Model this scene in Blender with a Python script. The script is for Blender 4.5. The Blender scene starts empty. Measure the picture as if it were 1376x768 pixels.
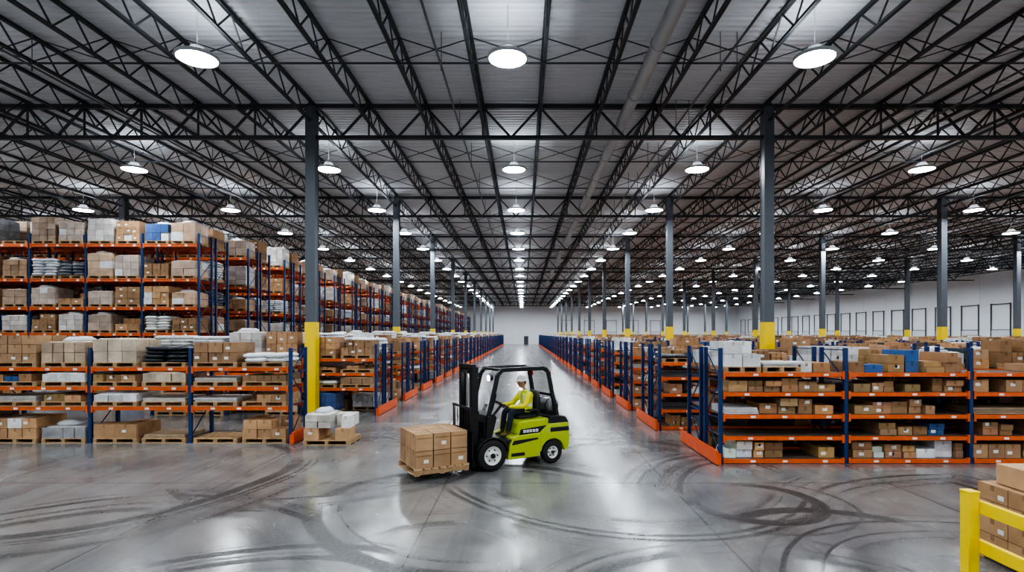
import bpy, bmesh, math, random
from mathutils import Vector, Matrix

# ------------------------------------------------------------------ helpers
def new_mat(name):
    m = bpy.data.materials.new(name); m.use_nodes = True
    nt = m.node_tree
    return m, nt, nt.nodes["Principled BSDF"]

def simple(name, col, rough=0.5, metal=0.0, coat=0.0, bump=None, var=0.0, vscale=6.0):
    m, nt, b = new_mat(name)
    b.inputs["Base Color"].default_value = (*col, 1)
    b.inputs["Roughness"].default_value = rough
    b.inputs["Metallic"].default_value = metal
    b.inputs["Coat Weight"].default_value = coat
    if var > 0 or bump:
        tc = nt.nodes.new("ShaderNodeTexCoord")
        n = nt.nodes.new("ShaderNodeTexNoise"); n.inputs["Scale"].default_value = vscale
        n.inputs["Detail"].default_value = 5
        nt.links.new(tc.outputs["Object"], n.inputs["Vector"])
        if var > 0:
            hs = nt.nodes.new("ShaderNodeMapRange")
            hs.inputs["To Min"].default_value = 1 - var; hs.inputs["To Max"].default_value = 1 + var
            nt.links.new(n.outputs["Fac"], hs.inputs["Value"])
            mx = nt.nodes.new("ShaderNodeVectorMath"); mx.operation = 'SCALE'
            mx.inputs[0].default_value = col
            nt.links.new(hs.outputs[0], mx.inputs["Scale"])
            nt.links.new(mx.outputs[0], b.inputs["Base Color"])
        if bump:
            bp = nt.nodes.new("ShaderNodeBump"); bp.inputs["Strength"].default_value = bump
            bp.inputs["Distance"].default_value = 0.02
            nt.links.new(n.outputs["Fac"], bp.inputs["Height"])
            nt.links.new(bp.outputs[0], b.inputs["Normal"])
    return m

def attr_mat(name, rough, var=0.12, vscale=3.0, bump=0.0, bscale=12.0, coat=0.0, metal=0.0):
    m, nt, b = new_mat(name)
    a = nt.nodes.new("ShaderNodeAttribute"); a.attribute_name = "Col"
    tc = nt.nodes.new("ShaderNodeTexCoord")
    n = nt.nodes.new("ShaderNodeTexNoise"); n.inputs["Scale"].default_value = vscale
    n.inputs["Detail"].default_value = 4
    nt.links.new(tc.outputs["Object"], n.inputs["Vector"])
    mr = nt.nodes.new("ShaderNodeMapRange")
    mr.inputs["From Min"].default_value = .3; mr.inputs["From Max"].default_value = .7
    mr.inputs["To Min"].default_value = 1 - var; mr.inputs["To Max"].default_value = 1 + var
    nt.links.new(n.outputs["Fac"], mr.inputs["Value"])
    s = nt.nodes.new("ShaderNodeVectorMath"); s.operation = 'SCALE'
    nt.links.new(a.outputs["Color"], s.inputs[0]); nt.links.new(mr.outputs[0], s.inputs["Scale"])
    nt.links.new(s.outputs[0], b.inputs["Base Color"])
    b.inputs["Roughness"].default_value = rough
    b.inputs["Coat Weight"].default_value = coat
    b.inputs["Coat Roughness"].default_value = .15
    b.inputs["Metallic"].default_value = metal
    if bump:
        n2 = nt.nodes.new("ShaderNodeTexNoise"); n2.inputs["Scale"].default_value = bscale
        n2.inputs["Detail"].default_value = 3; n2.inputs["Distortion"].default_value = 1.5
        nt.links.new(tc.outputs["Object"], n2.inputs["Vector"])
        bp = nt.nodes.new("ShaderNodeBump"); bp.inputs["Strength"].default_value = bump
        bp.inputs["Distance"].default_value = 0.03
        nt.links.new(n2.outputs["Fac"], bp.inputs["Height"]); nt.links.new(bp.outputs[0], b.inputs["Normal"])
    return m

class MB:
    def __init__(self):
        self.v = []; self.f = []; self.m = []; self.c = []; self.s = []
    def add(self, vs, fs, mat, col, smooth=False):
        o = len(self.v); self.v.extend(vs)
        for f in fs:
            self.f.append(tuple(i + o for i in f)); self.m.append(mat); self.c.append(col); self.s.append(smooth)
    def box(self, x0, x1, y0, y1, z0, z1, mat=0, col=(1, 1, 1), rz=0.0):
        vs = [(x0, y0, z0), (x1, y0, z0), (x1, y1, z0), (x0, y1, z0), (x0, y0, z1), (x1, y0, z1), (x1, y1, z1), (x0, y1, z1)]
        if rz:
            cx, cy = (x0 + x1) / 2, (y0 + y1) / 2; c, s = math.cos(rz), math.sin(rz)
            vs = [(cx + (x - cx) * c - (y - cy) * s, cy + (x - cx) * s + (y - cy) * c, z) for x, y, z in vs]
        self.add(vs, [(0, 3, 2, 1), (4, 5, 6, 7), (0, 1, 5, 4), (1, 2, 6, 5), (2, 3, 7, 6), (3, 0, 4, 7)], mat, col)
    def beam(self, p0, p1, w, h, mat=0, col=(1, 1, 1)):
        p0 = Vector(p0); p1 = Vector(p1); d = (p1 - p0).normalized()
        side = d.cross(Vector((0, 0, 1)))
        if side.length < 1e-3: side = Vector((0, 1, 0))
        side.normalize(); up = side.cross(d).normalized()
        a = side * w / 2; b = up * h / 2
        vs = []
        for p in (p0, p1):
            vs += [tuple(p - a - b), tuple(p + a - b), tuple(p + a + b), tuple(p - a + b)]
        self.add(vs, [(0, 1, 2, 3), (7, 6, 5, 4), (0, 4, 5, 1), (1, 5, 6, 2), (2, 6, 7, 3), (3, 7, 4, 0)], mat, col)
    def cyl(self, p0, p1, r, seg=12, mat=0, col=(1, 1, 1), r2=None, smooth=True, caps=True):
        if r2 is None: r2 = r
        p0 = Vector(p0); p1 = Vector(p1); d = (p1 - p0).normalized()
        a = d.cross(Vector((0, 0, 1)))
        if a.length < 1e-3: a = Vector((1, 0, 0))
        a.normalize(); b = d.cross(a).normalized()
        vs = []
        for p, rr in ((p0, r), (p1, r2)):
            for i in range(seg):
                t = 2 * math.pi * i / seg
                vs.append(tuple(p + a * math.cos(t) * rr + b * math.sin(t) * rr))
        self.add(vs, [(i, (i + 1) % seg, seg + (i + 1) % seg, seg + i) for i in range(seg)], mat, col, smooth)
        if caps:
            self.add(vs[:seg], [tuple(reversed(range(seg)))], mat, col)
            self.add(vs[seg:], [tuple(range(seg))], mat, col)
    def lathe(self, c, axis, prof, seg=32, mat=0, col=(1, 1, 1)):
        """prof: list of (offset along axis, radius)"""
        c = Vector(c); d = Vector(axis).normalized()
        a = d.cross(Vector((0, 0, 1)))
        if a.length < 1e-3: a = Vector((1, 0, 0))
        a.normalize(); b = d.cross(a)
        vs = []
        for o, r in prof:
            for i in range(seg):
                t = 2 * math.pi * i / seg
                vs.append(tuple(c + d * o + (a * math.cos(t) + b * math.sin(t)) * r))
        fs = []
        for k in range(len(prof) - 1):
            for i in range(seg):
                j = (i + 1) % seg
                fs.append((k * seg + i, k * seg + j, (k + 1) * seg + j, (k + 1) * seg + i))
        self.add(vs, fs, mat, col, True)
    def prism(self, prof, y0, y1, mat=0, col=(1, 1, 1)):
        n = len(prof)
        vs = [(x, y0, z) for x, z in prof] + [(x, y1, z) for x, z in prof]
        fs = [tuple(range(n)), tuple(reversed(range(n, 2 * n)))]
        fs += [(i, i + n, (i + 1) % n + n, (i + 1) % n) for i in range(n)]
        self.add(vs, fs, mat, col)
    def blob(self, c, r, mat=0, col=(1, 1, 1), e=0.6, nu=10, nv=6, rng=None, j=0.0):
        """superellipsoid, r=(rx,ry,rz)"""
        def sp(x, p): return math.copysign(abs(x) ** p, x)
        vs = []
        for k in range(nv + 1):
            ph = -math.pi / 2 + math.pi * k / nv
            for i in range(nu):
                th = 2 * math.pi * i / nu
                q = 1 + (rng.uniform(-j, j) if rng else 0)
                vs.append((c[0] + r[0] * sp(math.cos(ph), e) * sp(math.cos(th), e) * q,
                           c[1] + r[1] * sp(math.cos(ph), e) * sp(math.sin(th), e) * q,
                           c[2] + r[2] * sp(math.sin(ph), 1.0) * q))
        fs = []
        for k in range(nv):
            for i in range(nu):
                jn = (i + 1) % nu
                fs.append((k * nu + i, k * nu + jn, (k + 1) * nu + jn, (k + 1) * nu + i))
        self.add(vs, fs, mat, col, True)
    def mesh(self, name, mats):
        me = bpy.data.meshes.new(name)
        me.from_pydata(self.v, [], self.f)
        me.polygons.foreach_set("material_index", self.m)
        me.polygons.foreach_set("use_smooth", self.s)
        ca = me.color_attributes.new("Col", 'FLOAT_COLOR', 'CORNER')
        buf = []
        for f, c in zip(self.f, self.c):
            buf.extend((c[0], c[1], c[2], 1.0) * len(f))
        ca.data.foreach_set("color", buf)
        for m in mats: me.materials.append(m)
        me.update()
        return me

def obj(name, me, loc=(0, 0, 0), parent=None, rz=0.0, bevel=0.0, recalc=False):
    if recalc:
        bm = bmesh.new(); bm.from_mesh(me); bmesh.ops.recalc_face_normals(bm, faces=bm.faces); bm.to_mesh(me); bm.free()
    o = bpy.data.objects.new(name, me)
    bpy.context.collection.objects.link(o)
    o.location = loc; o.rotation_euler = (0, 0, rz)
    if parent: o.parent = parent
    if bevel:
        b = o.modifiers.new("bevel", 'BEVEL'); b.width = bevel; b.segments = 2; b.limit_method = 'ANGLE'
    return o

def empty(name, loc=(0, 0, 0), rz=0.0):
    e = bpy.data.objects.new(name, None); bpy.context.collection.objects.link(e)
    e.location = loc; e.rotation_euler = (0, 0, rz); e.empty_display_size = .3
    return e

# ------------------------------------------------------------------ dimensions
XL, XR, YN, YF, DECK = -60.0, 58.0, -14.0, 150.0, 11.05
COLX = [-39.3, -23.35, -7.4, 8.55, 24.5, 40.45]
COLY = [6.4 + 12.9 * k for k in range(0, 12) if 6.4 + 12.9 * k < YF - 2]

# ------------------------------------------------------------------ materials
M_STEEL = attr_mat("painted_steel", .42, var=.10, vscale=5)
M_CART = attr_mat("cardboard", .8, var=.13, vscale=4)
M_WRAP = attr_mat("stretch_wrap", .22, var=.22, vscale=3, bump=.7, bscale=9, coat=.6)
M_WOOD = attr_mat("pallet_wood", .8, var=.25, vscale=9)
M_BAG = attr_mat("plastic_bag", .38, var=.15, vscale=6, bump=.6, bscale=10)
GM = [M_STEEL, M_CART, M_WRAP, M_WOOD, M_BAG]
BLUE = (.012, .040, .14); ORANGE = (.68, .125, .030); GUARD = (.78, .12, .025)
YEL = (.90, .66, .01)
WOODC = (.46, .30, .16)

M_FRAME = simple("dark_structural_steel", (.044, .050, .058), .5, .0)
M_COL = simple("grey_column_paint", (.105, .12, .14), .45, var=.1)
M_YEL = simple("safety_yellow_paint", YEL, .42, var=.06)
M_GALV = simple("galvanised_duct", (.40, .42, .44), .38, .4, var=.1, vscale=2)
M_PIPE = simple("sprinkler_pipe", (.10, .11, .12), .4)

# floor
def floor_material():
    m, nt, b = new_mat("polished_concrete")
    N, L = nt.nodes.new, nt.links.new
    geo = N("ShaderNodeNewGeometry")
    def noise(scale, detail=6, dist=0, vec=None, rough=.6):
        n = N("ShaderNodeTexNoise"); n.inputs["Scale"].default_value = scale
        n.inputs["Detail"].default_value = detail; n.inputs["Distortion"].default_value = dist
        n.inputs["Roughness"].default_value = rough
        L(vec or geo.outputs["Position"], n.inputs["Vector"]); return n.outputs["Fac"]
    def mr(v, a, bb, c, d, smooth=False):
        n = N("ShaderNodeMapRange"); n.inputs[1].default_value = a; n.inputs[2].default_value = bb
        n.inputs[3].default_value = c; n.inputs[4].default_value = d
        if smooth: n.interpolation_type = 'SMOOTHSTEP'
        L(v, n.inputs[0]); return n.outputs[0]
    def math_(op, a, bb=None, v=None):
        n = N("ShaderNodeMath"); n.operation = op; L(a, n.inputs[0])
        if bb is not None: L(bb, n.inputs[1])
        elif v is not None: n.inputs[1].default_value = v
        return n.outputs[0]
    big = noise(.22, 4, .5); mid = noise(1.0, 5, .6, None, .5); fine = noise(14, 6, .2)
    v = math_('MULTIPLY', mr(big, .3, .7, .78, 1.22), mr(mid, .3, .7, .84, 1.15))
    v = math_('MULTIPLY', v, mr(fine, .3, .7, .94, 1.06))
    # concentric sweeping tyre scuffs: a soft band of fine streaks round each turning centre
    nz = N("ShaderNodeTexNoise"); nz.inputs["Scale"].default_value = .25; nz.inputs["Detail"].default_value = 0
    L(geo.outputs["Position"], nz.inputs["Vector"])
    sub = N("ShaderNodeVectorMath"); sub.operation = 'SCALE'; sub.inputs["Scale"].default_value = .7
    L(nz.outputs["Color"], sub.inputs[0])
    addv = N("ShaderNodeVectorMath"); addv.operation = 'ADD'
    L(geo.outputs["Position"], addv.inputs[0]); L(sub.outputs[0], addv.inputs[1])
    wp = addv.outputs[0]
    total = None
    arcs = [(-1.2, 6.9, 1.3, .8), (-.6, 9.4, 2.8, .9), (4.6, 7.2, 1.9, .95), (5.6, 10.0, 3.2, 1.0),
            (2.6, 5.2, 2.3, .8), (8.0, 7.8, 3.6, 1.0), (-6.0, 6.6, 3.0, 1.0), (-3.0, 5.0, 2.4, .8),
            (-9.0, 11.5, 4.4, 1.0), (2.0, 11.4, 3.4, .9), (-4.2, 12.4, 3.0, .8), (9.0, 3.5, 5.2, 1.0), (-8.0, 1.6, 5.6, 1.1),
            (6.2, 5.0, 3.4, .8), (4.0, 9.6, 1.3, .6)]
    for i, (cx, cy, R, w) in enumerate(arcs):
        c = N("ShaderNodeVectorMath"); c.operation = 'DISTANCE'
        L(wp, c.inputs[0]); c.inputs[1].default_value = (cx + .35, cy + .35, .35)
        d = math_('ABSOLUTE', math_('SUBTRACT', c.outputs["Value"], v=R))
        band = mr(d, w * .35, w, 1, 0, True)
        n1 = N("ShaderNodeTexNoise"); n1.noise_dimensions = '1D'; n1.inputs["Scale"].default_value = 3.4
        n1.inputs["Detail"].default_value = 3
        L(math_('ADD', c.outputs["Value"], v=i * 9.7), n1.inputs["W"])
        st = mr(n1.outputs["Fac"], .45, .58, 0, 1, True)
        off = N("ShaderNodeVectorMath"); off.operation = 'ADD'; off.inputs[1].default_value = (i * 7.3, i * 3.1, 0)
        L(geo.outputs["Position"], off.inputs[0])
        k = math_('MULTIPLY', math_('MULTIPLY', band, st), mr(noise(.30, 1, 0, off.outputs[0]), .40, .55, 0, 1, True))
        total = k if total is None else math_('MAXIMUM', total, k)
    # straight tracks down the main aisle
    mp = N("ShaderNodeMapping"); mp.inputs["Scale"].default_value = (2.6, .05, 1); L(geo.outputs["Position"], mp.inputs[0])
    tr = mr(noise(1.0, 5, .1, mp.outputs[0]), .45, .75, 0, .55)
    streak = noise(18, 4)
    total = math_('MULTIPLY', total, mr(streak, .3, .6, .6, 1))
    marks = math_('MAXIMUM', total, tr)
    v = math_('MULTIPLY', v, mr(marks, 0, 1, 1.10, .24))
    # saw-cut joints
    sep = N("ShaderNodeSeparateXYZ"); L(geo.outputs["Position"], sep.inputs[0])
    def joint(o, off, per):
        a = math_('ADD', o, v=off); a = math_('PINGPONG', a, v=per / 2)
        return mr(a, .006, .022, 1, 0)
    j = math_('MAXIMUM', joint(sep.outputs[0], 1.4 + 400, 4.3), joint(sep.outputs[1], 2.2 + 430, 4.3))
    v = math_('MULTIPLY', v, mr(j, 0, 1, 1, .55))
    cr = N("ShaderNodeMix"); cr.data_type = 'RGBA'
    L(mr(big, .35, .65, 0, 1), cr.inputs["Factor"])
    cr.inputs["A"].default_value = (.186, .188, .193, 1); cr.inputs["B"].default_value = (.200, .188, .175, 1)
    sc = N("ShaderNodeVectorMath"); sc.operation = 'SCALE'
    L(cr.outputs["Result"], sc.inputs[0]); L(v, sc.inputs["Scale"])
    L(sc.outputs[0], b.inputs["Base Color"])
    r = mr(mid, .3, .7, .14, .24)
    r = math_('ADD', r, math_('MULTIPLY', marks, v=.15))
    L(r, b.inputs["Roughness"])
    L(mr(marks, 0, 1, .90, .30), b.inputs["Specular IOR Level"])
    bp = N("ShaderNodeBump"); bp.inputs["Strength"].default_value = .04; bp.inputs["Distance"].default_value = .02
    L(noise(3, 3), bp.inputs["Height"]); L(bp.outputs[0], b.inputs["Normal"])
    return m
M_FLOOR = floor_material()
M_DECK = simple("galvanised_roof_deck", (.58, .595, .62), .55, 0, var=.05, vscale=.6)
M_WALL = simple("white_wall_panel", (.86, .88, .91), .6, var=.04, vscale=.4)

# ------------------------------------------------------------------ room shell
mb = MB(); mb.box(XL, XR, YN, YF, -.2, 0)
obj("floor", mb.mesh("floor", [M_FLOOR]))
# roof deck, corrugated in Y
mb = MB(); P = .24; y = YN; vs = []; fs = []
prof = [(0, 0), (.10, 0), (.13, .05), (.21, .05)]
n = 0
while y < YF:
    for dy, dz in prof:
        vs += [(XL, y + dy, DECK + dz), (XR, y + dy, DECK + dz)]; n += 1
    y += P
fs = [(2 * i, 2 * i + 1, 2 * i + 3, 2 * i + 2) for i in range(n - 1)]
mb.add(vs, fs, 0, (1, 1, 1))
obj("ceiling", mb.mesh("ceiling", [M_DECK]))

def wall(name, axis, pos, a0, a1, sign):
    mb = MB(); t = .25
    if axis == 'x':
        mb.box(min(pos, pos + sign * t), max(pos, pos + sign * t), a0, a1, 0, DECK)
        a = a0 + 6
        while a < a1 - 1:
            mb.box(min(pos, pos - sign * .04), max(pos, pos - sign * .04), a - .06, a + .06, 0, DECK - .1); a += 6
    else:
        mb.box(a0, a1, min(pos, pos + sign * t), max(pos, pos + sign * t), 0, DECK)
        a = a0 + 6
        while a < a1 - 1:
            mb.box(a - .06, a + .06, min(pos, pos - sign * .04), max(pos, pos - sign * .04), 0, DECK - .1); a += 6
    obj(name, mb.mesh(name, [M_WALL]))
wall("wall_left", 'x', XL, YN, YF, -1); wall("wall_right", 'x', XR, YN, YF, 1)
wall("wall_back", 'y', YF, XL, XR, 1); wall("wall_front", 'y', YN, XL, XR, -1)

# dock doors on right wall + a few on the back wall
M_DOOR = simple("dock_door_panel", (.74, .76, .79), .5)
M_BLK = simple("black_rubber_trim", (.03, .03, .033), .6)
M_TRK = simple("door_track_steel", (.08, .09, .10), .5)
mb = MB()
for k in range(6):
    mb.box(-.06, 0, -1.3, 1.3, .03 + k * .55, .55 + k * .55, 0)
for s in (-1, 1):
    mb.box(-.10, 0, s * 1.36 - .05, s * 1.36 + .05, 0, 6.6, 1)
    mb.box(-.5, -.35, s * 1.75 - .09, s * 1.75 + .09, 0, 1.1, 2)
mb.box(-.08, 0, -1.36, 1.36, 3.35, 3.41, 1); mb.cyl((-.12, -1.36, 6.5), (-.12, 1.36, 6.5), .05, 8, 1)
door_me = mb.mesh("dock_door", [M_DOOR, M_TRK, M_YEL])
dn = 1
y = 30.0
while y < YF - 3:
    obj("door_%d" % dn, door_me, (XR - .05, y, 0)); dn += 1; y += 4.6
for x in (12, 18, 24, 30, 36):
    obj("door_%d" % dn, door_me, (x, YF - .05, 0), rz=math.pi / 2); dn += 1
mb = MB()
mb.box(-.5, .5, -.06, 0, 0, 2.15, 0); mb.box(-.58, -.5, -.09, 0, 0, 2.23, 1); mb.box(.5, .58, -.09, 0, 0, 2.23, 1); mb.box(-.58, .58, -.09, 0, 2.15, 2.23, 1)
mb.cyl((.4, -.10, 1.0), (.4, -.06, 1.0), .03, 8, 1)
obj("door_%d" % dn, mb.mesh("personnel_door", [M_TRK, M_BLK]), (.8, YF, 0))

# ------------------------------------------------------------------ columns
mb = MB()
H = 10.8
mb.box(-.17, .17, -.18, -.15, 0, H, 0); mb.box(-.17, .17, .15, .18, 0, H, 0); mb.box(-.02, .02, -.15, .15, 0, H, 0)
mb.box(-.155, -.13, -.15, .15, 3.3, H, 0); mb.box(.13, .155, -.15, .15, 3.3, H, 0)
mb.box(-.185, .185, -.195, .195, .02, 3.3, 1)
mb.box(-.30, .30, -.28, .28, 0, .03, 0)
col_me = mb.mesh("steel_column", [M_COL, M_YEL])
for y in COLY:
    for x in COLX:
        obj("steel_column", col_me, (x, y, 0))

# ------------------------------------------------------------------ roof framing
roof = empty("roof_steel_framing")
JS = 15.95 / 8
jx = []
x = -7.4
while x > XL + 1: x -= JS
x += JS
while x < XR - .5: jx.append(x); x += JS
zt, zb = 10.99, 10.32
mb = MB()
LJ = YF - YN
for s in (-.030, .030):
    mb.box(s - .022, s + .022, 0, LJ, zt - .04, zt + .05); mb.box(s - .022, s + .022, 0, LJ, zb - .045, zb + .025)
y = 0; up = False; pw = .65
while y < LJ - pw:
    a = (0, y, zb if not up else zt); b_ = (0, y + pw, zt if not up else zb)
    mb.beam(a, b_, .036, .036); up = not up; y += pw
jme = mb.mesh("roof_joist", [M_FRAME])
for x in jx: obj("roof_joist", jme, (x, YN, 0), parent=roof)
# girders
mb = MB()
gt, gb = 10.84, 9.76
mb.box(XL, XR, -.09, .09, gt - .07, gt + .07); mb.box(XL, XR, -.08, .08, gb - .06, gb + .06)
for i in range(len(jx) - 1):
    a, c = jx[i], jx[i + 1]; mid = (a + c) / 2
    mb.beam((a, 0, gt), (mid, 0, gb), .07, .07); mb.beam((mid, 0, gb), (c, 0, gt), .07, .07)
    mb.beam((a, 0, gb), (a, 0, gt), .05, .05)
gme = mb.mesh("roof_girder", [M_FRAME])
for y in COLY: obj("roof_girder", gme, (0, y, 0), parent=roof)
# bridging
mb = MB()
for i in range(len(jx) - 1):
    a, c = jx[i], jx[i + 1]
    mb.beam((a, 0, zt - .03), (c, 0, zb), .025, .025); mb.beam((a, .03, zb), (c, .03, zt - .03), .025, .025)
mb.box(jx[0], jx[-1], -.02, .02, zb - .08, zb - .04)
bme = mb.mesh("joist_bridging", [M_FRAME])
for y0 in [-6.5] + COLY:
    for k in (1, 2): obj("joist_bridging", bme, (0, y0 + 4.3 * k, 0), parent=roof)

# ducts / pipes
mb = MB()
mb.cyl((3.45, YN + .5, 10.28), (3.45, YF - 1, 10.28), .19, 20)
y = YN + 1
while y < YF - 2:
    mb.cyl((3.45, y, 10.28), (3.45, y + .07, 10.28), .215, 20); y += 3.0
obj("ventilation_duct", mb.mesh("ventilation_duct", [M_GALV]))
mb = MB()
for x in (-27.9, -13.2, -2.2, 5.3, 5.75, 13.6, 21.3, 29.5):
    mb.cyl((x, YN + .5, 10.08), (x, YF - 1, 10.08), .032, 8)
    y = YN + 3
    while y < YF - 2:
        mb.cyl((x, y, 10.08), (x, y, 11.0), .012, 5, caps=False); mb.cyl((x, y, 9.96), (x, y, 10.06), .02, 6); y += 4.3
obj("sprinkler_pipework", mb.mesh("sprinkler_pipework", [M_PIPE]))

# ------------------------------------------------------------------ lamps
def emis(name, col, st):
    m = bpy.data.materials.new(name); m.use_nodes = True; nt = m.node_tree
    nt.nodes.clear(); e = nt.nodes.new("ShaderNodeEmission"); o = nt.nodes.new("ShaderNodeOutputMaterial")
    e.inputs[0].default_value = (*col, 1); e.inputs[1].default_value = st; nt.links.new(e.outputs[0], o.inputs[0]); return m
M_LED = emis("led_lens", (.87, .94, 1.0), 112)
M_UP = emis("led_uplight_ring", (.87, .94, 1.0), 22)
mb = MB()
seg = 24
vs = [(0, 0, 0)] + [(.46 * math.cos(2 * math.pi * i / seg), .46 * math.sin(2 * math.pi * i / seg), 0) for i in range(seg)]
mb.add(vs, [(0, (i + 1) % seg + 1, i + 1) for i in range(seg)], 0, (1, 1, 1))
mb.lathe((0, 0, 0), (0, 0, 1), [(-.03, .46), (-.03, .50), (.05, .50), (.07, .46)], seg, 1)
mb.lathe((0, 0, 0), (0, 0, 1), [(.07, .46), (.09, .30)], seg, 2)
mb.lathe((0, 0, 0), (0, 0, 1), [(.09, .30), (.22, .17), (.28, .16), (.28, .01)], seg, 1)
mb.cyl((0, 0, .28), (0, 0, 1.33), .012, 6, 1)
lamp_me = mb.mesh("high_bay_light", [M_LED, simple("lamp_housing", (.5, .52, .55), .4), M_UP])
LX = [-40.5, -32.3, -24.2, -16.1, -8.05, -.38, 7.2, 16.5, 24.8, 33, 41.2, 49.5]
LY = [-9.5, -2, 5.6, 13.6, 22.8, 30.3]
while LY[-1] + 6.95 < YF - 3: LY.append(LY[-1] + 6.95)
for y in LY:
    for x in LX:
        obj("high_bay_light", lamp_me, (x, y, 9.70))

# ------------------------------------------------------------------ goods
def kraft(r):
    k = r.uniform(.66, 1.2); t = r.uniform(-.03, .03)
    return ((.42 + t) * k, (.25 + t * .5) * k, (.132) * k)
def goodscol(r):
    q = r.random()
    if q < .76: return kraft(r)
    if q < .90: g = r.uniform(.55, .75); return (g, g, g)
    if q < .97: return (.05, .055, .06)
    return (.05, .12, .3)

def pallet(mb, x0, x1, y0, y1, z):
    c = tuple(v * 1.0 for v in WOODC)
    for k in range(3):
        xx = x0 + (x1 - x0 - .1) * k / 2
        mb.box(xx, xx + .1, y0, y1, z + .02, z + .11, 3, (c[0] * .8, c[1] * .8, c[2] * .8))
    for k in range(3):
        yy = y0 + (y1 - y0 - .1) * k / 2
        mb.box(x0, x1, yy, yy + .1, z, z + .02, 3, c)
    nb_ = 5; w = (y1 - y0) / nb_
    for k in range(nb_):
        mb.box(x0, x1, y0 + k * w, y0 + k * w + w * .78, z + .11, z + .13, 3, c)
    return z + .13

def carton(mb, r, x0, x1, y0, y1, z0, z1, col, mat=1, rz=0, detail=True):
    mb.box(x0, x1, y0, y1, z0, z1, mat, col, rz)
    if detail and not rz and mat == 1 and (x1 - x0) > .2 and (z1 - z0) > .12:
        cx = (x0 + x1) / 2; e = .003
        t = (col[0] * .72, col[1] * .66, col[2] * .6)
        mb.add([(cx - .028, y0 - e, z1 - .09), (cx + .028, y0 - e, z1 - .09), (cx + .028, y0 - e, z1), (cx - .028, y0 - e, z1)], [(0, 1, 2, 3)], 1, t)
        mb.add([(cx - .028, y0, z1 + e), (cx + .028, y0, z1 + e), (cx + .028, y1, z1 + e), (cx - .028, y1, z1 + e)], [(0, 1, 2, 3)], 1, t)
        if r.random() < .5:
            lx = x0 + (x1 - x0) * r.uniform(.08, .5); lz = z0 + (z1 - z0) * r.uniform(.25, .5)
            mb.add([(lx, y0 - e, lz), (lx + .11, y0 - e, lz), (lx + .11, y0 - e, lz + .07), (lx, y0 - e, lz + .07)], [(0, 1, 2, 3)], 1, (.75, .75, .75))

def load(mb, r, x0, x1, y0, y1, z, h, kind, pal=True, base=None):
    """unit load standing on z"""
    if pal: z = pallet(mb, x0, x1, y0, y1, z); h = max(.08, h - .13)
    if kind == 'empty': return
    w = x1 - x0; d = y1 - y0
    if kind in ('cartons', 'wrap'):
        nx = max(2, round(w / r.uniform(.30, .48))); ny = 2; nz = max(1, round(h / r.uniform(.20, .34)))
        mat = 2 if kind == 'wrap' else 1
        if base is None:
            base = kraft(r)
            if kind == 'wrap':
                k = r.choice([.05, .15, .25, .4, .7])
                base = tuple(b * (1 - k) + .66 * k for b in base)
                q = r.random()
                if q < .05: base = (.05, .11, .28)
                elif q < .16: base = (.16, .17, .19)
            elif r.random() < .12: base = (.66, .66, .66)
        dx, dy, dz = w / nx, d / ny, h / nz
        for k in range(nz):
            for i in range(nx):
                for j in range(ny):
                    if kind == 'cartons' and k == nz - 1 and r.random() < .22: continue
                    s = r.uniform(.80, 1.16); g = r.uniform(0, .022)
                    c = tuple(b * s for b in base)
                    if r.random() < .05: c = (.68, .68, .68)
                    carton(mb, r, x0 + i * dx + g, x0 + (i + 1) * dx - .009, y0 + j * dy + g, y0 + (j + 1) * dy - .006,
                           z + k * dz, z + (k + 1) * dz - .008, c, mat)
        if kind == 'wrap':   # slack film edges
            mb.blob(((x0 + x1) / 2, (y0 + y1) / 2, z + h * .985), (w * .50, d * .50, .05), 2, tuple(min(.8, b * 1.2) for b in base), .35, 14, 4, r, .04)
            if r.random() < .4:
                mb.blob((x0 + w * r.uniform(.3, .6), (y0 + y1) / 2, z + h + .05), (w * .28, d * .35, .11), 4, (.6, .61, .63), .7, 14, 6, r, .12)
    elif kind in ('bags', 'blackbags', 'whitebags'):
        base = {'bags': r.choice([(.66, .66, .64), (.5, .42, .28), (.56, .58, .62), (.12, .13, .15), (.10, .18, .34)]), 'blackbags': (.022, .026, .032), 'whitebags': (.72, .74, .76)}[kind]
        nz = max(1, round(h / .12)); dz = h / nz
        for k in range(nz):
            nn = 2
            for i in range(nn):
                for j in range(2):
                    s = r.uniform(.85, 1.1)
                    mb.blob((x0 + (i + .5) * w / nn + r.uniform(-.04, .04), y0 + (j + .5) * d / 2 + r.uniform(-.03, .03), z + (k + .5) * dz),
                            (w / nn * .53, d / 2 * .54, dz * .64), 4, tuple(b * s for b in base), .6, 12, 6, r, .06)
    elif kind == 'loose':
        x = x0
        while x < x1 - .16:
            ww = min(r.uniform(.2, .46), x1 - x)
            if r.random() < .14: x += ww * .8; continue
            hh = min(h, r.uniform(.5, 1.0) * h); dd = r.uniform(.55, .95) * d
            col = goodscol(r)
            nst = 1 if hh < .24 else r.choice([1, 2, 2])
            for q in range(nst):
                yo = y0 + r.uniform(0, .12)
                carton(mb, r, x + .006, x + ww - .012, yo, yo + dd * .95, z + q * hh / nst, z + (q + 1) * hh / nst - .006, tuple(c * r.uniform(.88, 1.1) for c in col), 1)
            x += ww + r.uniform(0, .03)
    elif kind == 'flat':
        nz = max(2, int(h / .05)); col = r.choice([(.34, .25, .16), (.45, .42, .38), (.08, .085, .09), (.6, .6, .6)])
        for k in range(nz):
            g = r.uniform(0, .04); s = r.uniform(.8, 1.15)
            mb.box(x0 + g, x1 - g, y0 + g, y1 - r.uniform(0, .05), z + k * .05, z + k * .05 + .045, 4, tuple(c * s for c in col))

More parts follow.
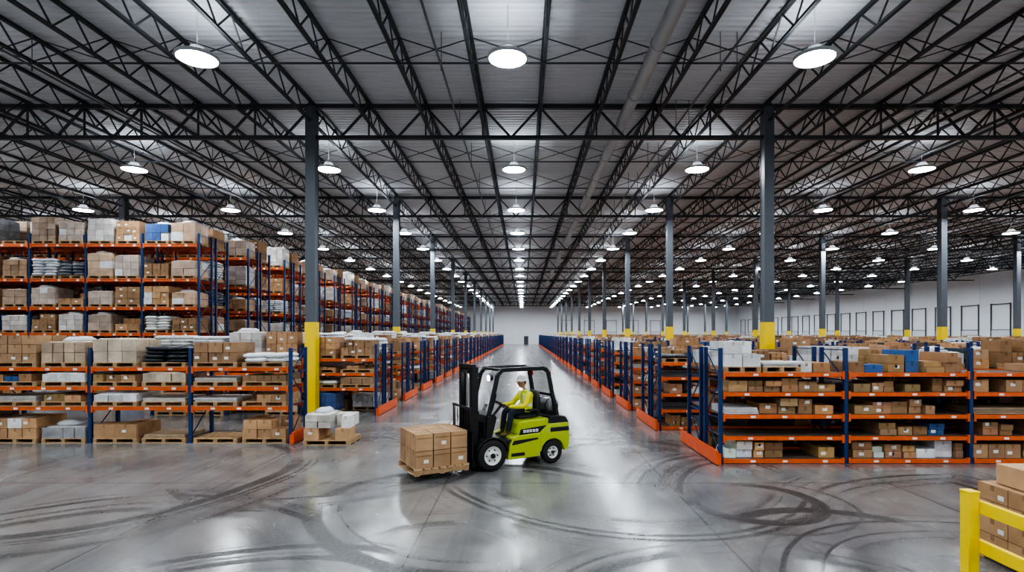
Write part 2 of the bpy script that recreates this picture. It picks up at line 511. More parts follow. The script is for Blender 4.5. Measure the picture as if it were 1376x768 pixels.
def frame(mb, x, y0, dep, top, z0=0):
    w = .042
    for yy in (y0 + w, y0 + dep - w):
        mb.box(x - w, x + w, yy - .035, yy + .035, 0, top, 0, BLUE)
        mb.box(x - .08, x + .08, yy - .07, yy + .07, 0, .012, 0, BLUE)
    a, b = y0 + w, y0 + dep - w
    z = .15; flip = False
    while z < top - .5:
        mb.beam((x, a, z), (x, b, z), .02, .022, 0, BLUE)
        z2 = min(z + .85, top - .06)
        mb.beam((x, a if not flip else b, z), (x, b if not flip else a, z2), .02, .022, 0, BLUE)
        z = z2; flip = not flip
    mb.beam((x, a, top - .05), (x, b, top - .05), .02, .022, 0, BLUE)

def rack(seed, sgn, nb_, bay, dep, gap, levels, top, filler, deck, bh=.1, sides=(0, 1)):
    """row along X starting at x=0 going sgn; front at y=0"""
    r = random.Random(seed); mb = MB()
    for s in sides:
        y0 = s * (dep + gap)
        for i in range(nb_ + 1): frame(mb, sgn * i * bay, y0, dep, top)
        for i in range(nb_):
            xa = min(sgn * i * bay, sgn * (i + 1) * bay) + .045; xb = xa + bay - .09
            for li, z in enumerate(levels):
                if z > .01:
                    for yy in (y0 + .02, y0 + dep - .02):
                        mb.box(xa, xb, yy - .025, yy + .025, z - bh, z, 0, ORANGE)
                        for e in (xa, xb - .05): mb.box(e, e + .05, yy - .035, yy + .035, z - bh - .06, z + .03, 0, ORANGE)
                    if s == 0:
                        for q in (.22, .5, .78):
                            lx = xa + bay * q + r.uniform(-.15, .15); yl = y0 - .0065
                            mb.add([(lx, yl, z - bh + .02), (lx + .11, yl, z - bh + .02), (lx + .11, yl, z - .025), (lx, yl, z - .025)], [(0, 1, 2, 3)], 1, (.8, .8, .78))
                    if deck: mb.box(xa, xb, y0 + .046, y0 + dep - .046, z - .03, z - .005, 0, (.14, .12, .10))
                    else:
                        for q in (.25, .75): mb.box(xa + bay * q - .04, xa + bay * q, y0 + .046, y0 + dep - .046, z - .05, z - .005, 0, (.25, .25, .26))
                filler(mb, r, i, li, s, xa + .04, xb - .04, y0, y0 + dep, z)
    D = 2 * dep + gap if len(sides) == 2 else dep
    g0 = -sgn * .12; g1 = -sgn * .17
    mb.box(min(g0, g1), max(g0, g1), -.18, D + .18, .02, .32, 0, GUARD)
    for yy in (-.15, D / 2, D + .10):
        mb.box(min(-sgn * .05, g0), max(-sgn * .05, g0), yy, yy + .06, 0, .25, 0, GUARD)
    return mb

RK = ['cartons', 'cartons', 'wrap', 'bags', 'cartons', 'wrap']
def pair(mb, r, xa, xb, y0, y1, z, hlo, hhi, kinds, pempty=.08, deep=True):
    mid = (xa + xb) / 2
    for (a, b) in ((xa, mid - .05), (mid + .05, xb)):
        if r.random() < pempty:
            if r.random() < .5: load(mb, r, a, b, y0 + .0, y1 - .05, z, .13, 'empty')
            continue
        load(mb, r, a + r.uniform(0, .05), b - r.uniform(0, .05), y0 - .02, y1 - .08, z, r.uniform(hlo, hhi), r.choice(kinds))

LL = [0, .97, 1.5, 2.01]
def fill_left_low(mb, r, i, li, s, xa, xb, y0, y1, z):
    if li == 0: pair(mb, r, xa, xb, y0, y1, .0, .4, .8, RK, .08)
    elif li in (1, 2): pair(mb, r, xa, xb, y0, y1, z, .22, .38, ['flat', 'loose', 'bags', 'cartons', 'wrap', 'loose'], .12)
    else: pair(mb, r, xa, xb, y0, y1, z, .5, 1.05, ['cartons', 'wrap', 'bags', 'cartons', 'whitebags', 'wrap'], .04)

WB = (.50, .40, .30)
spec = {
    (0, 3): [('cartons', .66, None), ('whitebags', .36, None)], (1, 3): [('wrap', .74, WB), ('blackbags', .55, None)],
    (2, 3): [('cartons', .85, (.40, .25, .14)), ('wrap', .66, (.42, .31, .21))], (0, 0): [('empty', .13, None), ('cartons', .62, None)],
    (1, 0): [('cartons', .5, None), ('flat', .22, None)], (2, 0): [('cartons', .66, None), ('wrap', .42, (.3, .3, .3))],
    (0, 2): [('flat', .25, None), ('cartons', .3, None)], (1, 2): [('loose', .34, None), ('wrap', .36, WB)], (2, 2): [('loose', .34, None), ('wrap', .34, (.6, .6, .6))],
    (0, 1): [('flat', .2, None), ('cartons', .32, None)], (1, 1): [('wrap', .32, (.62, .62, .62)), ('flat', .2, None)], (2, 1): [('flat', .3, None), ('loose', .34, None)],
}
def fill_left_first(mb, r, i, li, s, xa, xb, y0, y1, z):
    if s == 0 and (i, li) in spec:
        mid = (xa + xb) / 2
        for (a, b), (k, h, bs) in zip(((xa, mid - .05), (mid + .05, xb)), spec[(i, li)]):
            load(mb, r, a + .02, b - .02, y0 - .02, y1 - .08, z, h, k, True, bs)
    else: fill_left_low(mb, r, i, li, s, xa, xb, y0, y1, z)

TL = [0, 1.5, 2.93, 4.06, 5.29, 6.8]
def fill_tall(mb, r, i, li, s, xa, xb, y0, y1, z):
    hi = [1.1, 1.1, .85, .92, 1.1, 1.25][li]
    pair(mb, r, xa, xb, y0, y1, z, hi * .6, hi, ['cartons', 'wrap', 'wrap', 'bags', 'wrap', 'cartons', 'cartons'] if li < 5 else ['wrap', 'wrap', 'cartons'], .05)

RL = [.10, .61, 1.09, 1.59, 2.03]
def fill_right(mb, r, i, li, s, xa, xb, y0, y1, z):
    if li < 4:
        if r.random() < .05: return
        q = r.random(); h = [.38, .36, .36, .33][li]
        m = xa + (xb - xa) * r.uniform(.3, .6)
        if q < .68: load(mb, r, xa + r.uniform(0, .3), xb, y0 + .10, y1 - .08, z, h, 'loose', False)
        elif q < .84:
            load(mb, r, xa, m, y0 + .08, y1 - .1, z, h * r.uniform(.3, .7), 'flat', False); load(mb, r, m + .05, xb, y0 + .1, y1 - .1, z, h, 'loose', False)
        else:
            load(mb, r, xa, m, y0 + .08, y1 - .1, z, h * .85, 'cartons', False); load(mb, r, m + .15, xb, y0 + .1, y1 - .1, z, h, 'loose', False)
    else:
        c1 = xa + (xb - xa) * r.uniform(.25, .4); c2 = xa + (xb - xa) * r.uniform(.6, .75)
        for a, b in ((xa, c1 - .02), (c1 + .02, c2 - .02), (c2 + .02, xb)):
            q = r.random(); h = r.choice([.25, .35, .45, .55, .7])
            if q < .46: load(mb, r, a, b, y0 + .05, y1 - .05, z, h, 'loose', False)
            elif q < .76: load(mb, r, a, b, y0 + .05, y1 - .05, z, h, 'cartons')
            elif q < .86: load(mb, r, a, b, y0 + .05, y1 - .05, z, h * .7, 'wrap')
            elif q < .95: load(mb, r, a, b, y0 + .05, y1 - .05, z, h * .5, r.choice(['blackbags', 'flat', 'flat']))

def mk(name, mb): return mb.mesh(name, GM)
first_left = mk("rack_left_first", rack(11, -1, 6, 2.66, 1.07, .26, LL, 2.52, fill_left_first, False, sides=(0,)))
lowv = [mk("rack_low_%d" % k, rack(20 + k, -1, 3, 2.66, 1.07, .26, LL, 2.52, fill_left_low, False)) for k in range(3)]
tallv = [mk("rack_tall_%d" % k, rack(35 + k, -1, 12, 2.45, 1.07, .26, TL, 7.25, fill_tall, False, .13)) for k in range(3)]
rightv = [mk("rack_right_%d" % k, rack(50 + k, 1, 15, 2.8, 1.07, .26, RL, 2.58, fill_right, True, .09)) for k in range(3)]
obj("pallet_rack", first_left, (-6.18, 14.6, 0))
k = 0; y = 19.6
while y < YF - 5:
    obj("pallet_rack", lowv[k % 3], (-5.25, y, 0)); k += 1; y += 4.3
k = 0; y = 23.9
while y < YF - 5:
    obj("tall_pallet_rack", tallv[k % 3], (-14.1, y, 0)); k += 1; y += 4.3
k = 0; y = 12.3
while y < YF - 5:
    obj("pallet_rack", rightv[k % 3], (4.42 if k == 0 else 4.12, y, 0)); k += 1; y += 4.3

# pallet beside the left rack end
r = random.Random(5); mb = MB()
load(mb, r, -5.72, -4.5, 14.3, 15.3, 0, .44, 'cartons', True, (.46, .28, .15))
load(mb, r, -5.70, -5.02, 14.32, 15.25, .44, .34, 'wrap', False, (.62, .58, .52))
load(mb, r, -5.00, -4.52, 14.35, 15.2, .44, .32, 'cartons', False, (.66, .65, .62))
obj("pallet_of_cartons", mk("pallet_of_cartons", mb))

# carton stack behind the yellow guard rail (long side faces the aisle)
mb = MB(); X0 = 5.98; z = pallet(mb, X0, X0 + 1.2, 5.9, 7.25, 0)
col = (.44, .26, .138)
for kz in range(4):
    for i in range(3):
        for j in range(3):
            s = r.uniform(.82, 1.12)
            ya = 5.9 + j * .45
            carton(mb, r, X0 + i * .4, X0 + .39 + i * .4, ya, ya + .44, z + kz * .212, z + kz * .212 + .204, tuple(c * s for c in col), detail=False)
            if i == 0:
                mb.box(X0 - .002, X0, ya + .19, ya + .25, z + kz * .212 + .13, z + kz * .212 + .203, 1, tuple(c * .65 for c in col))
                if (j + kz) % 2: mb.box(X0 - .002, X0, ya + .05, ya + .14, z + kz * .212 + .04, z + kz * .212 + .10, 1, (.75, .75, .75))
carton(mb, r, X0 + .12, X0 + .6, 6.5, 7.1, z + .85, z + 1.10, (.54, .34, .19), detail=False)
carton(mb, r, X0 + .62, X0 + 1.1, 6.3, 7.0, z + .85, z + 1.08, (.48, .30, .16), detail=False)
obj("pallet_of_cartons", mk("carton_stack", mb), bevel=.005)

mb = MB()
gx = 5.19
for y in (6.4, 4.35, 2.3):
    mb.box(gx - .065, gx + .065, y - .065, y + .065, 0, 1.07); mb.box(gx - .13, gx + .13, y - .13, y + .13, 0, .02)
    mb.box(gx - .07, gx + .07, y - .07, y + .07, 1.06, 1.085)
for z in (.45, .90):
    mb.box(gx + .065, gx + .105, 2.2, 6.5, z - .075, z + .075)
    mb.box(gx + .105, gx + .125, 2.2, 6.5, z + .045, z + .075); mb.box(gx + .105, gx + .125, 2.2, 6.5, z - .075, z - .045)
obj("safety_guardrail", mb.mesh("safety_guardrail", [M_YEL]), bevel=.008)

# ------------------------------------------------------------------ forklift
FO = Vector((-.89, 12.02, 0)); FR = math.radians(209.2)
fk = empty("forklift", FO, FR)
M_LIME = simple("lime_green_paint", (.40, .50, .025), .28, coat=.5)
M_BK = simple("black_paint", (.012, .013, .015), .38)
M_TYRE = simple("tyre_rubber", (.018, .018, .019), .75, bump=.2, vscale=30)
M_RIM = simple("cream_wheel_rim", (.74, .74, .70), .4)
M_CHR = simple("hydraulic_chrome", (.6, .6, .62), .2, 1.0)
M_SEAT = simple("seat_vinyl", (.02, .02, .022), .55)
M_TANK = simple("gas_tank", (.22, .23, .24), .35, .5)
M_RED = simple("red_lens", (.5, .01, .01), .2)
M_HL = emis("headlight_lens", (1, .97, .9), 30)
M_ORL = simple("amber_lens", (.9, .25, .02), .2)

def part(name, mb, mats, bevel=.012, recalc=True):
    return obj(name, mb.mesh("forklift_" + name, mats), parent=fk, bevel=bevel, recalc=recalc)

def wheel(name, x, y, R, w, rr, out):
    mb = MB(); h = w / 2
    prof = [(-h, rr), (-h, R * .86), (-h * .82, R * .965), (-h * .4, R), (h * .4, R), (h * .82, R * .965), (h, R * .86), (h, rr)]
    mb.lathe((x, y, R), (0, 1, 0), prof, 40, 0)
    o = out * (h - .01)
    a = [(o, rr), (o, rr * .92), (o - out * .05, rr * .82), (o - out * .05, rr * .45), (o - out * .01, rr * .4), (o - out * .01, 0.001)]
    mb.lathe((x, y, R), (0, 1, 0), a, 32, 1)
    mb.cyl((x, y + o - out * .03, R), (x, y + o + out * .03, R), rr * .26, 16, 2)
    for k in range(6):
        t = k * math.pi / 3
        px, pz = x + math.cos(t) * rr * .62, R + math.sin(t) * rr * .62
        mb.cyl((px, y + o - out * .06, pz), (px, y + o - out * .02, pz), .014, 6, 2)
    nb_ = 24
    for k in range(nb_):
        t = 2 * math.pi * k / nb_; cx, cz = x + math.cos(t) * (R - .010), R + math.sin(t) * (R - .010)
        tx, tz = -math.sin(t), math.cos(t)
        mb.beam((cx, y - h * .7, cz), (cx + tx * .02, y, cz + tz * .02), .022, .018, 0); mb.beam((cx + tx * .02, y, cz + tz * .02), (cx, y + h * .7, cz), .022, .018, 0)
    part(name, mb, [M_TYRE, M_RIM, M_BK], 0, False)
wheel("front_wheel_left", 0, .43, .335, .20, .20, 1); wheel("front_wheel_right", 0, -.43, .335, .20, .20, -1)
wheel("rear_wheel_left", -1.50, .42, .255, .16, .14, 1); wheel("rear_wheel_right", -1.50, -.42, .255, .16, .14, -1)

mb = MB()
side = [(-.37, .20), (-.42, .50), (-.50, .66), (-.62, .70), (-1.20, .72), (-1.20, .50), (-1.16, .20)]
mb.prism(side, -.50, .50, 0)
mb.prism([(-.36, .30), (-.36, .42), (.12, .62), (.12, .50)], -.31, .31, 0)
part("frame", mb, [M_LIME], .02)
mb = MB()
mb.prism([(-.62, .70), (-.66, .93), (-.74, 1.0), (-1.42, 1.02), (-1.42, .70)], -.46, .46, 0)
part("engine_hood", mb, [M_LIME], .03)
mb = MB()
mb.prism([(-.66, .70), (-.70, .82), (-1.42, .87), (-1.42, .72)], -.475, .475, 0)
mb.prism([(-.46, .52), (-.52, .60), (-1.12, .62), (-1.12, .58), (-.5, .50)], -.505, .505, 0)
mb.box(-.45, -.78, -.508, .508, .26, .33, 0)
part("side_stripe", mb, [M_BK], .006)
mb = MB()
for k, w_ in enumerate((.06, .06, .055, .06, .06)):
    x = -.76 - k * .078
    mb.box(x - w_, x, .474, .4785, .745, .805, 0)
    mb.box(x - w_ * .7, x - w_ * .3, .4784, .479, .765, .785, 1)
part("side_lettering", mb, [simple("white_decal", (.8, .8, .8), .5), M_BK], 0)
mb = MB()
arch = [(-1.5 + .31 * math.cos(t), .255 + .31 * math.sin(t)) for t in [math.radians(a) for a in (5, 30, 55, 80, 105, 130, 155, 178)]]
cw = [(-1.17, .30)] + arch + [(-1.84, .27), (-1.93, .34), (-1.95, .60), (-1.90, .90), (-1.40, .90), (-1.17, .72)]
mb.prism(cw, .30, .51, 0); mb.prism(cw, -.51, -.30, 0)
mb.prism([(-1.17, .30), (-1.88, .27), (-1.97, .36), (-1.99, .60), (-1.93, .90), (-1.40, .90), (-1.17, .72)], -.30, .30, 0)
part("counterweight", mb, [M_LIME], .035)
mb = MB()
mb.prism([(-1.40, .86), (-1.44, 1.06), (-1.62, 1.08), (-1.86, 1.03), (-1.94, .90), (-1.93, .80)], -.50, .50, 0)
mb.prism([(-1.42, .70), (-1.42, .82), (-1.93, .82), (-1.95, .70)], -.518, .518, 0)
part("counterweight_cap", mb, [M_BK], .03)
mb = MB()
mb.box(-.64, .12, -.46, .46, .56, .62, 0)
mb.prism([(.14, .56), (.16, 1.02), (.08, 1.16), (-.10, 1.20), (-.16, 1.10), (-.02, .62)], -.40, .40, 0)
for s in (-1, 1):
    ar = [(.39 * math.cos(math.radians(a)), .335 + .39 * math.sin(math.radians(a))) for a in range(20, 171, 15)]
    ar2 = [(.36 * math.cos(math.radians(a)), .335 + .36 * math.sin(math.radians(a))) for a in range(170, 19, -15)]
    mb.prism(ar + ar2, min(s * .31, s * .53), max(s * .31, s * .53), 0)
mb.box(-.30, .22, -.31, .31, .22, .58, 0)
mb.cyl((0, -.33, .335), (0, .33, .335), .10, 16, 0)
part("cowl_and_footwell", mb, [M_BK], .012)
mb = MB()
for s in (-1, 1):
    y = s * .34
    mb.box(.26, .40, y - .012, y + .012, .10, 2.20, 0); mb.box(.26, .275, y - s * .055, y, .10, 2.20, 0) if s > 0 else mb.box(.26, .275, y, y + .055, .10, 2.20, 0)
    mb.box(.385, .40, y - .055 if s > 0 else y, y if s > 0 else y + .055, .10, 2.20, 0)
    y = s * .27
    mb.box(.29, .41, y - .012, y + .012, .14, 2.24, 0); mb.box(.29, .30, y - .05, y + .05, .14, 2.24, 0); mb.box(.40, .41, y - .05, y + .05, .14, 2.24, 0)
mb.box(.255, .30, -.35, .35, 2.10, 2.20, 0); mb.box(.30, .40, -.30, .30, 2.16, 2.25, 0)
mb.box(.24, .28, -.35, .35, 1.15, 1.27, 0); mb.box(.24, .28, -.35, .35, .2, .34, 0)
for s in (-1, 1):
    mb.cyl((.26, s * .2, .15), (.26, s * .2, 1.3), .036, 12, 0); mb.cyl((.26, s * .2, 1.3), (.26, s * .2, 2.12), .022, 12, 1)
    mb.beam((.345, s * .10, .5), (.345, s * .10, 2.15), .035, .012, 0)
    mb.cyl((-.2, s * .30, .60), (.24, s * .33, .78), .03, 10, 0)
    mb.cyl((.345, s * .08, 2.10), (.345, s * .13, 2.10), .06, 14, 0)
part("mast", mb, [M_BK, M_CHR], .004)
mb = MB()
for z in (.30, .72): mb.box(.44, .48, -.50, .50, z, z + .10, 0)
for s in (-1, 1):
    mb.box(.40, .45, s * .22 - .03, s * .22 + .03, .22, .86, 0)
mb.box(.455, .48, -.53, -.49, .30, 1.36, 0); mb.box(.455, .48, .49, .53, .30, 1.36, 0)
mb.box(.455, .48, -.53, .53, 1.32, 1.37, 0); mb.box(.455, .48, -.53, .53, .86, .90, 0)
for k in range(7): mb.box(.458, .476, -.42 + k * .14 - .012, -.42 + k * .14 + .012, .86, 1.34, 0)
for s in (-1, 1):
    mb.box(.48, .525, s * .26 - .055, s * .26 + .055, .15, .84, 0)
    mb.prism([(.48, .145), (1.58, .16), (1.60, .175), (.52, .20)], s * .26 - .055, s * .26 + .055, 0)
part("carriage_and_forks", mb, [M_BK], .004)
mb = MB()
for s in (-1, 1):
    pts = [(.10, s * .44, .60), (.06, s * .44, 1.15), (-.16, s * .43, 2.02), (-.26, s * .43, 2.12), (-1.30, s * .43, 2.13), (-1.42, s * .43, 2.05), (-1.52, s * .44, 1.55), (-1.66, s * .44, 1.02)]
    for a, b_ in zip(pts[:-1], pts[1:]): mb.beam(a, b_, .07, .085, 0)
mb.box(-.30, -.20, -.44, .44, 2.09, 2.15, 0); mb.box(-1.40, -1.30, -.44, .44, 2.09, 2.15, 0)
for k in range(8): mb.box(-.30 - .01 - k * .13, -.335 - k * .13, -.41, .41, 2.10, 2.145, 0)
mb.box(-1.52, -1.48, -.42, .42, 1.50, 1.56, 0)
mb.beam((-.02, .47, 1.30), (-.10, .49, 1.62), .022, .022, 0)
part("overhead_guard", mb, [M_BK], .012)
mb = MB()
mb.blob((-1.02, 0, 1.045), (.27, .25, .065), 0, e=.5, nu=20, nv=8)
mb.blob((-1.30, 0, 1.30), (.07, .24, .32), 0, e=.5, nu=20, nv=10)
for s in (-1, 1): mb.blob((-1.06, s * .30, 1.20), (.16, .03, .03), 0, e=.7, nu=12, nv=6)
part("seat", mb, [M_SEAT], 0)
SWC = Vector((-.46, 0, 1.32)); nrm = Vector((-.55, 0, .835)).normalized(); av = Vector((0, 1, 0)); bv = Vector((.835, 0, .55)).normalized()
mb = MB(); SR = .165
for i in range(28):
    t0, t1 = 2 * math.pi * i / 28, 2 * math.pi * (i + 1) / 28
    mb.cyl(SWC + (av * math.cos(t0) + bv * math.sin(t0)) * SR, SWC + (av * math.cos(t1) + bv * math.sin(t1)) * SR, .013, 8, 0, caps=False)
for t in (math.pi / 2, math.pi * 7 / 6, math.pi * 11 / 6):
    mb.beam(SWC - nrm * .01, SWC + (av * math.cos(t) + bv * math.sin(t)) * SR, .025, .012, 0)
mb.cyl(SWC - nrm * .04, SWC + nrm * .015, .04, 14, 0)
mb.cyl(SWC - nrm * .03, (-.12, 0, .95), .032, 12, 0)
for k in range(3): mb.cyl((-.12, -.18 - k * .06, 1.15), (-.20, -.18 - k * .06, 1.30), .008, 6, 0); mb.blob((-.20, -.18 - k * .06, 1.31), (.018, .018, .022), 0, e=1)
part("steering_wheel", mb, [M_BK], 0)
mb = MB()
prof = [(-.36, .001), (-.36, .07), (-.33, .13), (-.29, .155), (.25, .155), (.29, .13), (.32, .07), (.32, .001)]
mb.lathe((-1.66, 0, 1.26), (0, 1, 0), prof, 24, 0)
mb.cyl((-1.66, .30, 1.26), (-1.66, .40, 1.26), .05, 12, 1)
for s in (-1, 1): mb.lathe((-1.66, s * .17, 1.26), (0, 1, 0), [(-.02, .158), (-.02, .165), (.02, .165), (.02, .158)], 24, 1); mb.box(-1.74, -1.58, s * .17 - .03, s * .17 + .03, 1.04, 1.13, 1)
part("gas_tank", mb, [M_TANK, M_BK], 0)
mb = MB()
for s in (-1, 1):
    mb.cyl((-.06, s * .36, 1.97), (.02, s * .36, 1.96), .065, 18, 0); mb.cyl((.02, s * .36, 1.96), (.026, s * .36, 1.96), .058, 18, 1)
    mb.box(-1.50, -1.46, s * .40 - .03, s * .40 + .03, 1.92, 2.02, 2); mb.box(-1.50, -1.46, s * .40 - .03, s * .40 + .03, 2.02, 2.06, 3)
part("work_lights", mb, [M_BK, M_HL, M_RED, M_ORL], 0)

# load on forks
ld = empty("pallet_load", FO, FR)
r = random.Random(3)
Pc = MB()
for yy in (-.56, -.06, .46): Pc.box(.56, 1.70, yy, yy + .10, .135, .225, 3, (.36, .23, .12))
for k in range(3): Pc.box(.56 + k * .52, .66 + k * .52, -.56, .56, .115, .135, 3, WOODC)
for k in range(7): Pc.box(.56 + k * .165, .56 + k * .165 + .12, -.57, .57, .225, .245, 3, (.52, .34, .19))
obj("pallet", Pc.mesh("load_pallet", GM), parent=ld, bevel=.003)
mb = MB(); z0 = .247
bw, bd, bh_ = 1.10 / 3, 1.08 / 3, .345
for kz in range(2):
    for i in range(3):
        for j in range(3):
            s = r.uniform(.78, 1.12); c = (.44 * s, .27 * s, .145 * s)
            g = .011
            x0 = .58 + i * bw; y0 = -.54 + j * bd; zz = z0 + kz * bh_
            mb.box(x0 + g, x0 + bw - g, y0 + g, y0 + bd - g, zz, zz + bh_ - .012, 1, c)
            t = (c[0] * .66, c[1] * .62, c[2] * .54); xm = x0 + bw / 2; ym = y0 + bd / 2
            if kz: mb.box(x0 + g + .01, x0 + bw - g - .01, ym - .025, ym + .025, zz + bh_ - .012, zz + bh_ - .009, 1, t)
            if j == 2:
                if (i + kz) % 2 == 0: mb.add([(x0 + .20, .533, zz + .10), (x0 + .10, .533, zz + .10), (x0 + .10, .533, zz + .17), (x0 + .20, .533, zz + .17)], [(0, 1, 2, 3)], 1, (.75, .75, .72))
                mb.box(x0 + .03, x0 + bw - .03, .529, .532, zz + .165 + .07, zz + .19 + .07, 1, t)
            if i == 2: mb.box(1.667, 1.671, ym - .025, ym + .025, zz + bh_ - .10, zz + bh_ - .015, 1, t)
obj("cartons", mb.mesh("load_cartons", GM), parent=ld, bevel=.004)

# ------------------------------------------------------------------ driver
dr = empty("forklift_driver", FO, FR)
M_SKIN = simple("skin", (.46, .24, .155), .5)
M_VEST = simple("hi_vis_yellow_fabric", (.74, .80, .02), .7, var=.1, vscale=20)
M_TAPE = simple("reflective_tape", (.75, .76, .78), .3)
M_JEAN = simple("dark_navy_trousers", (.02, .028, .05), .85, var=.2, vscale=20)
M_BOOT = simple("work_boot_leather", (.09, .05, .025), .6)
M_HAT = simple("white_hard_hat", (.8, .8, .78), .3)
M_HAIR = simple("dark_hair", (.03, .02, .015), .8)
M_EYE = simple("eye_dark", (.02, .02, .02), .2)
M_SHIRT = simple("hi_vis_sleeve_fabric", (.72, .66, .02), .8)

def skin_obj(name, verts, edges, radii, roots, sub, mats, classify=None):
    me = bpy.data.meshes.new(name); me.from_pydata(verts, edges, [])
    o = bpy.data.objects.new(name, me); bpy.context.collection.objects.link(o)
    sk = o.modifiers.new("skin", 'SKIN'); sk.use_smooth_shade = True
    for i, sv in enumerate(me.skin_vertices[0].data):
        rr = radii[i]; sv.radius = rr if isinstance(rr, tuple) else (rr, rr); sv.use_root = i in roots
    s = o.modifiers.new("sub", 'SUBSURF'); s.levels = sub; s.render_levels = sub
    dg = bpy.context.evaluated_depsgraph_get(); ev = o.evaluated_get(dg)
    nm = bpy.data.meshes.new_from_object(ev)
    o.modifiers.clear(); o.data = nm; nm.materials.clear()
    for m in mats: nm.materials.append(m)
    for p in nm.polygons:
        p.use_smooth = True
        p.material_index = classify(p.center) if classify else 0
    o.parent = dr
    return o

wr = {s: SWC + av * s * .205 - bv * .085 + nrm * .02 for s in (-1, 1)}
V = [(-1.09, 0, 1.17), (-1.11, 0, 1.29), (-1.10, 0, 1.43), (-1.07, 0, 1.545), (-1.04, 0, 1.625), (-1.01, 0, 1.70)]
R_ = [(.175, .15), (.165, .145), (.195, .15), (.15, .11), (.056, .056), (.055, .055)]
E = [(0, 1), (1, 2), (2, 3), (3, 4), (4, 5)]
for s in (-1, 1):
    b0 = len(V)
    sh = (-1.07, s * .19, 1.535); el = (-.90, s * .29, 1.29); w_ = tuple(wr[s])
    fm = tuple((Vector(el) + Vector(w_)) / 2)
    V += [sh, el, fm, w_]; R_ += [.080, .062, .052, .033]
    E += [(3, b0), (b0, b0 + 1), (b0 + 1, b0 + 2), (b0 + 2, b0 + 3)]
    b1 = len(V)
    hp = (-1.04, s * .10, 1.14); th = (-.84, s * .13, 1.17); kn = (-.63, s * .15, 1.16); cf = (-.60, s * .15, .98); an = (-.56, s * .14, .74); he = (-.55, s * .14, .68); to = (-.38, s * .15, .655)
    V += [hp, th, kn, cf, an, he, to]; R_ += [.105, .095, .075, .068, .052, .046, (.048, .035)]
    E += [(0, b1), (b1, b1 + 1), (b1 + 1, b1 + 2), (b1 + 2, b1 + 3), (b1 + 3, b1 + 4), (b1 + 4, b1 + 5), (b1 + 5, b1 + 6)]
def cls(c):
    if c.z < .76: return 3
    if c.x > -.95 and c.z < 1.25 and abs(c.y) < .235: return 2
    if c.z < 1.145: return 2
    if c.z > 1.645 and abs(c.y) < .08: return 0
    if c.x > -.95 or abs(c.y) > .24: return 4
    if 1.27 < c.z < 1.315 or (abs(abs(c.y) - .12) < .022 and c.z > 1.3): return 5
    return 1
skin_obj("body", V, E, R_, {0}, 2, [M_SKIN, M_VEST, M_JEAN, M_BOOT, M_SHIRT, M_TAPE], cls)

bm = bmesh.new(); bmesh.ops.create_uvsphere(bm, u_segments=32, v_segments=24, radius=1)
HC = Vector((-.985, 0, 1.795))
for v in bm.verts:
    x, y, z = v.co
    jaw = 1 - max(0, -z) * .28
    X = x * .104 * (1 - max(0, -z) * .12); Y = y * .082 * jaw; Z = z * .124
    if x > .2:
        g = math.exp(-((y / .14) ** 2)) * math.exp(-(((z + .15) / .20) ** 2)); X += g * .024       # nose
        g = math.exp(-(((abs(y) - .36) / .15) ** 2)) * math.exp(-(((z - .10) / .13) ** 2)); X -= g * .009  # sockets
        g = math.exp(-((y / .25) ** 2)) * math.exp(-(((z + .85) / .15) ** 2)); X += g * .012        # chin
        g = math.exp(-((y / .28) ** 2)) * math.exp(-(((z + .50) / .06) ** 2)); X += g * .005        # lips
    v.co = Vector((X, Y, Z)) + HC
for f in bm.faces:
    f.smooth = True; c = f.calc_center_median() - HC
    f.material_index = 1 if (c.x < -.015 and c.z > -.03) or (c.z > .055) else 0
me = bpy.data.meshes.new("head"); bm.to_mesh(me); bm.free(); me.materials.append(M_SKIN); me.materials.append(M_HAIR)
obj("head", me, parent=dr)
mb = MB()
for s in (-1, 1):
    mb.blob(HC + Vector((-.005, s * .083, -.005)), (.020, .008, .030), 0, e=1, nu=10, nv=8)
    mb.blob(HC + Vector((.091, s * .030, .012)), (.009, .012, .008), 1, e=1)
    mb.blob(HC + Vector((.097, s * .030, .032)), (.006, .018, .004), 2, e=1)
mb.blob(HC + Vector((.098, 0, -.061)), (.006, .022, .004), 3, e=1)
obj("face_features", mb.mesh("face", [M_SKIN, M_EYE, M_HAIR, simple("lips", (.35, .12, .1), .5)]), parent=dr)
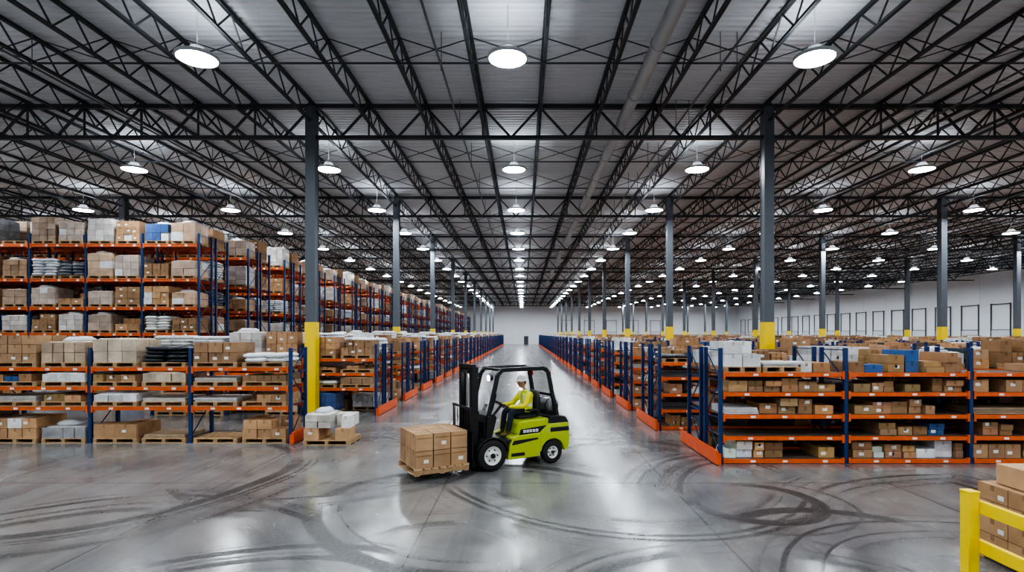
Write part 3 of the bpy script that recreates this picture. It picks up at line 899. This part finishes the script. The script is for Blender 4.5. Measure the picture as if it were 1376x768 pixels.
# hard hat
mb = MB(); hz = HC + Vector((-.005, 0, .045))
mb.lathe(hz, (.12, 0, 1), [(0, .150), (.004, .150), (.008, .122), (.04, .120), (.08, .104), (.11, .072), (.125, .03), (.128, .001)], 28, 0)
mb.lathe(hz + Vector((.03, 0, -.004)), (.12, 0, 1), [(0, .001), (0, .145), (.008, .145), (.01, .10)], 28, 0)
mb.beam(hz + Vector((-.09, 0, .09)), hz + Vector((.09, 0, .105)), .02, .04, 0)
obj("hard_hat", mb.mesh("hard_hat", [M_HAT]), parent=dr)
# hands round the rim
for s in (-1, 1):
    P0 = SWC + av * s * SR
    V = []; E = []; R_ = []; roots = set()
    def chain(pts, rad):
        o = len(V); roots.add(o)
        for k, p in enumerate(pts):
            V.append(tuple(p)); R_.append(rad[k])
            if k: E.append((o + k - 1, o + k))
    out = av * s
    chain([wr[s] - bv * .01, wr[s] + bv * .03, P0 + out * .035 + nrm * .016 - bv * .01, P0 + out * .032 + nrm * .018 + bv * .022], [(.024, .020), (.028, .018), (.034, .016), (.030, .014)])
    for k, ln in enumerate((.9, 1.0, .96, .8)):
        o = bv * (.034 - k * .021)
        chain([P0 + o + out * .030 + nrm * .020, P0 + o + out * .004 * ln + nrm * .030, P0 + o - out * .022 * ln + nrm * .014, P0 + o - out * .020 * ln - nrm * .014, P0 + o - out * .002 - nrm * .024 * ln], [.0098, .0092, .0088, .0082, .007])
    chain([wr[s] + bv * .035 + nrm * .012 - out * .01, P0 - bv * .045 + nrm * .026, P0 - bv * .02 + nrm * .026 - out * .022, P0 + bv * .005 + nrm * .020 - out * .030], [.012, .011, .010, .008])
    skin_obj("hand_left" if s > 0 else "hand_right", V, E, R_, roots, 1, [M_SKIN])

# ------------------------------------------------------------------ world / camera
w = bpy.data.worlds.new("world"); bpy.context.scene.world = w; w.use_nodes = True
w.node_tree.nodes["Background"].inputs[0].default_value = (.5, .55, .6, 1); w.node_tree.nodes["Background"].inputs[1].default_value = .3
cd = bpy.data.cameras.new("camera"); cam = bpy.data.objects.new("camera", cd); bpy.context.collection.objects.link(cam)
cam.location = (0, 0, 2.9); cam.rotation_euler = (math.pi / 2, 0, 0)
cd.sensor_width = 36; cd.lens = 740 / 1376 * 36; cd.shift_x = (688 - 703) / 1376; cd.shift_y = 64 / 1376; cd.clip_end = 500
bpy.context.scene.camera = cam
vs_ = bpy.context.scene.view_settings
vs_.view_transform = 'AgX'
try: vs_.look = 'AgX - High Contrast'
except Exception: pass
vs_.exposure = 0.36
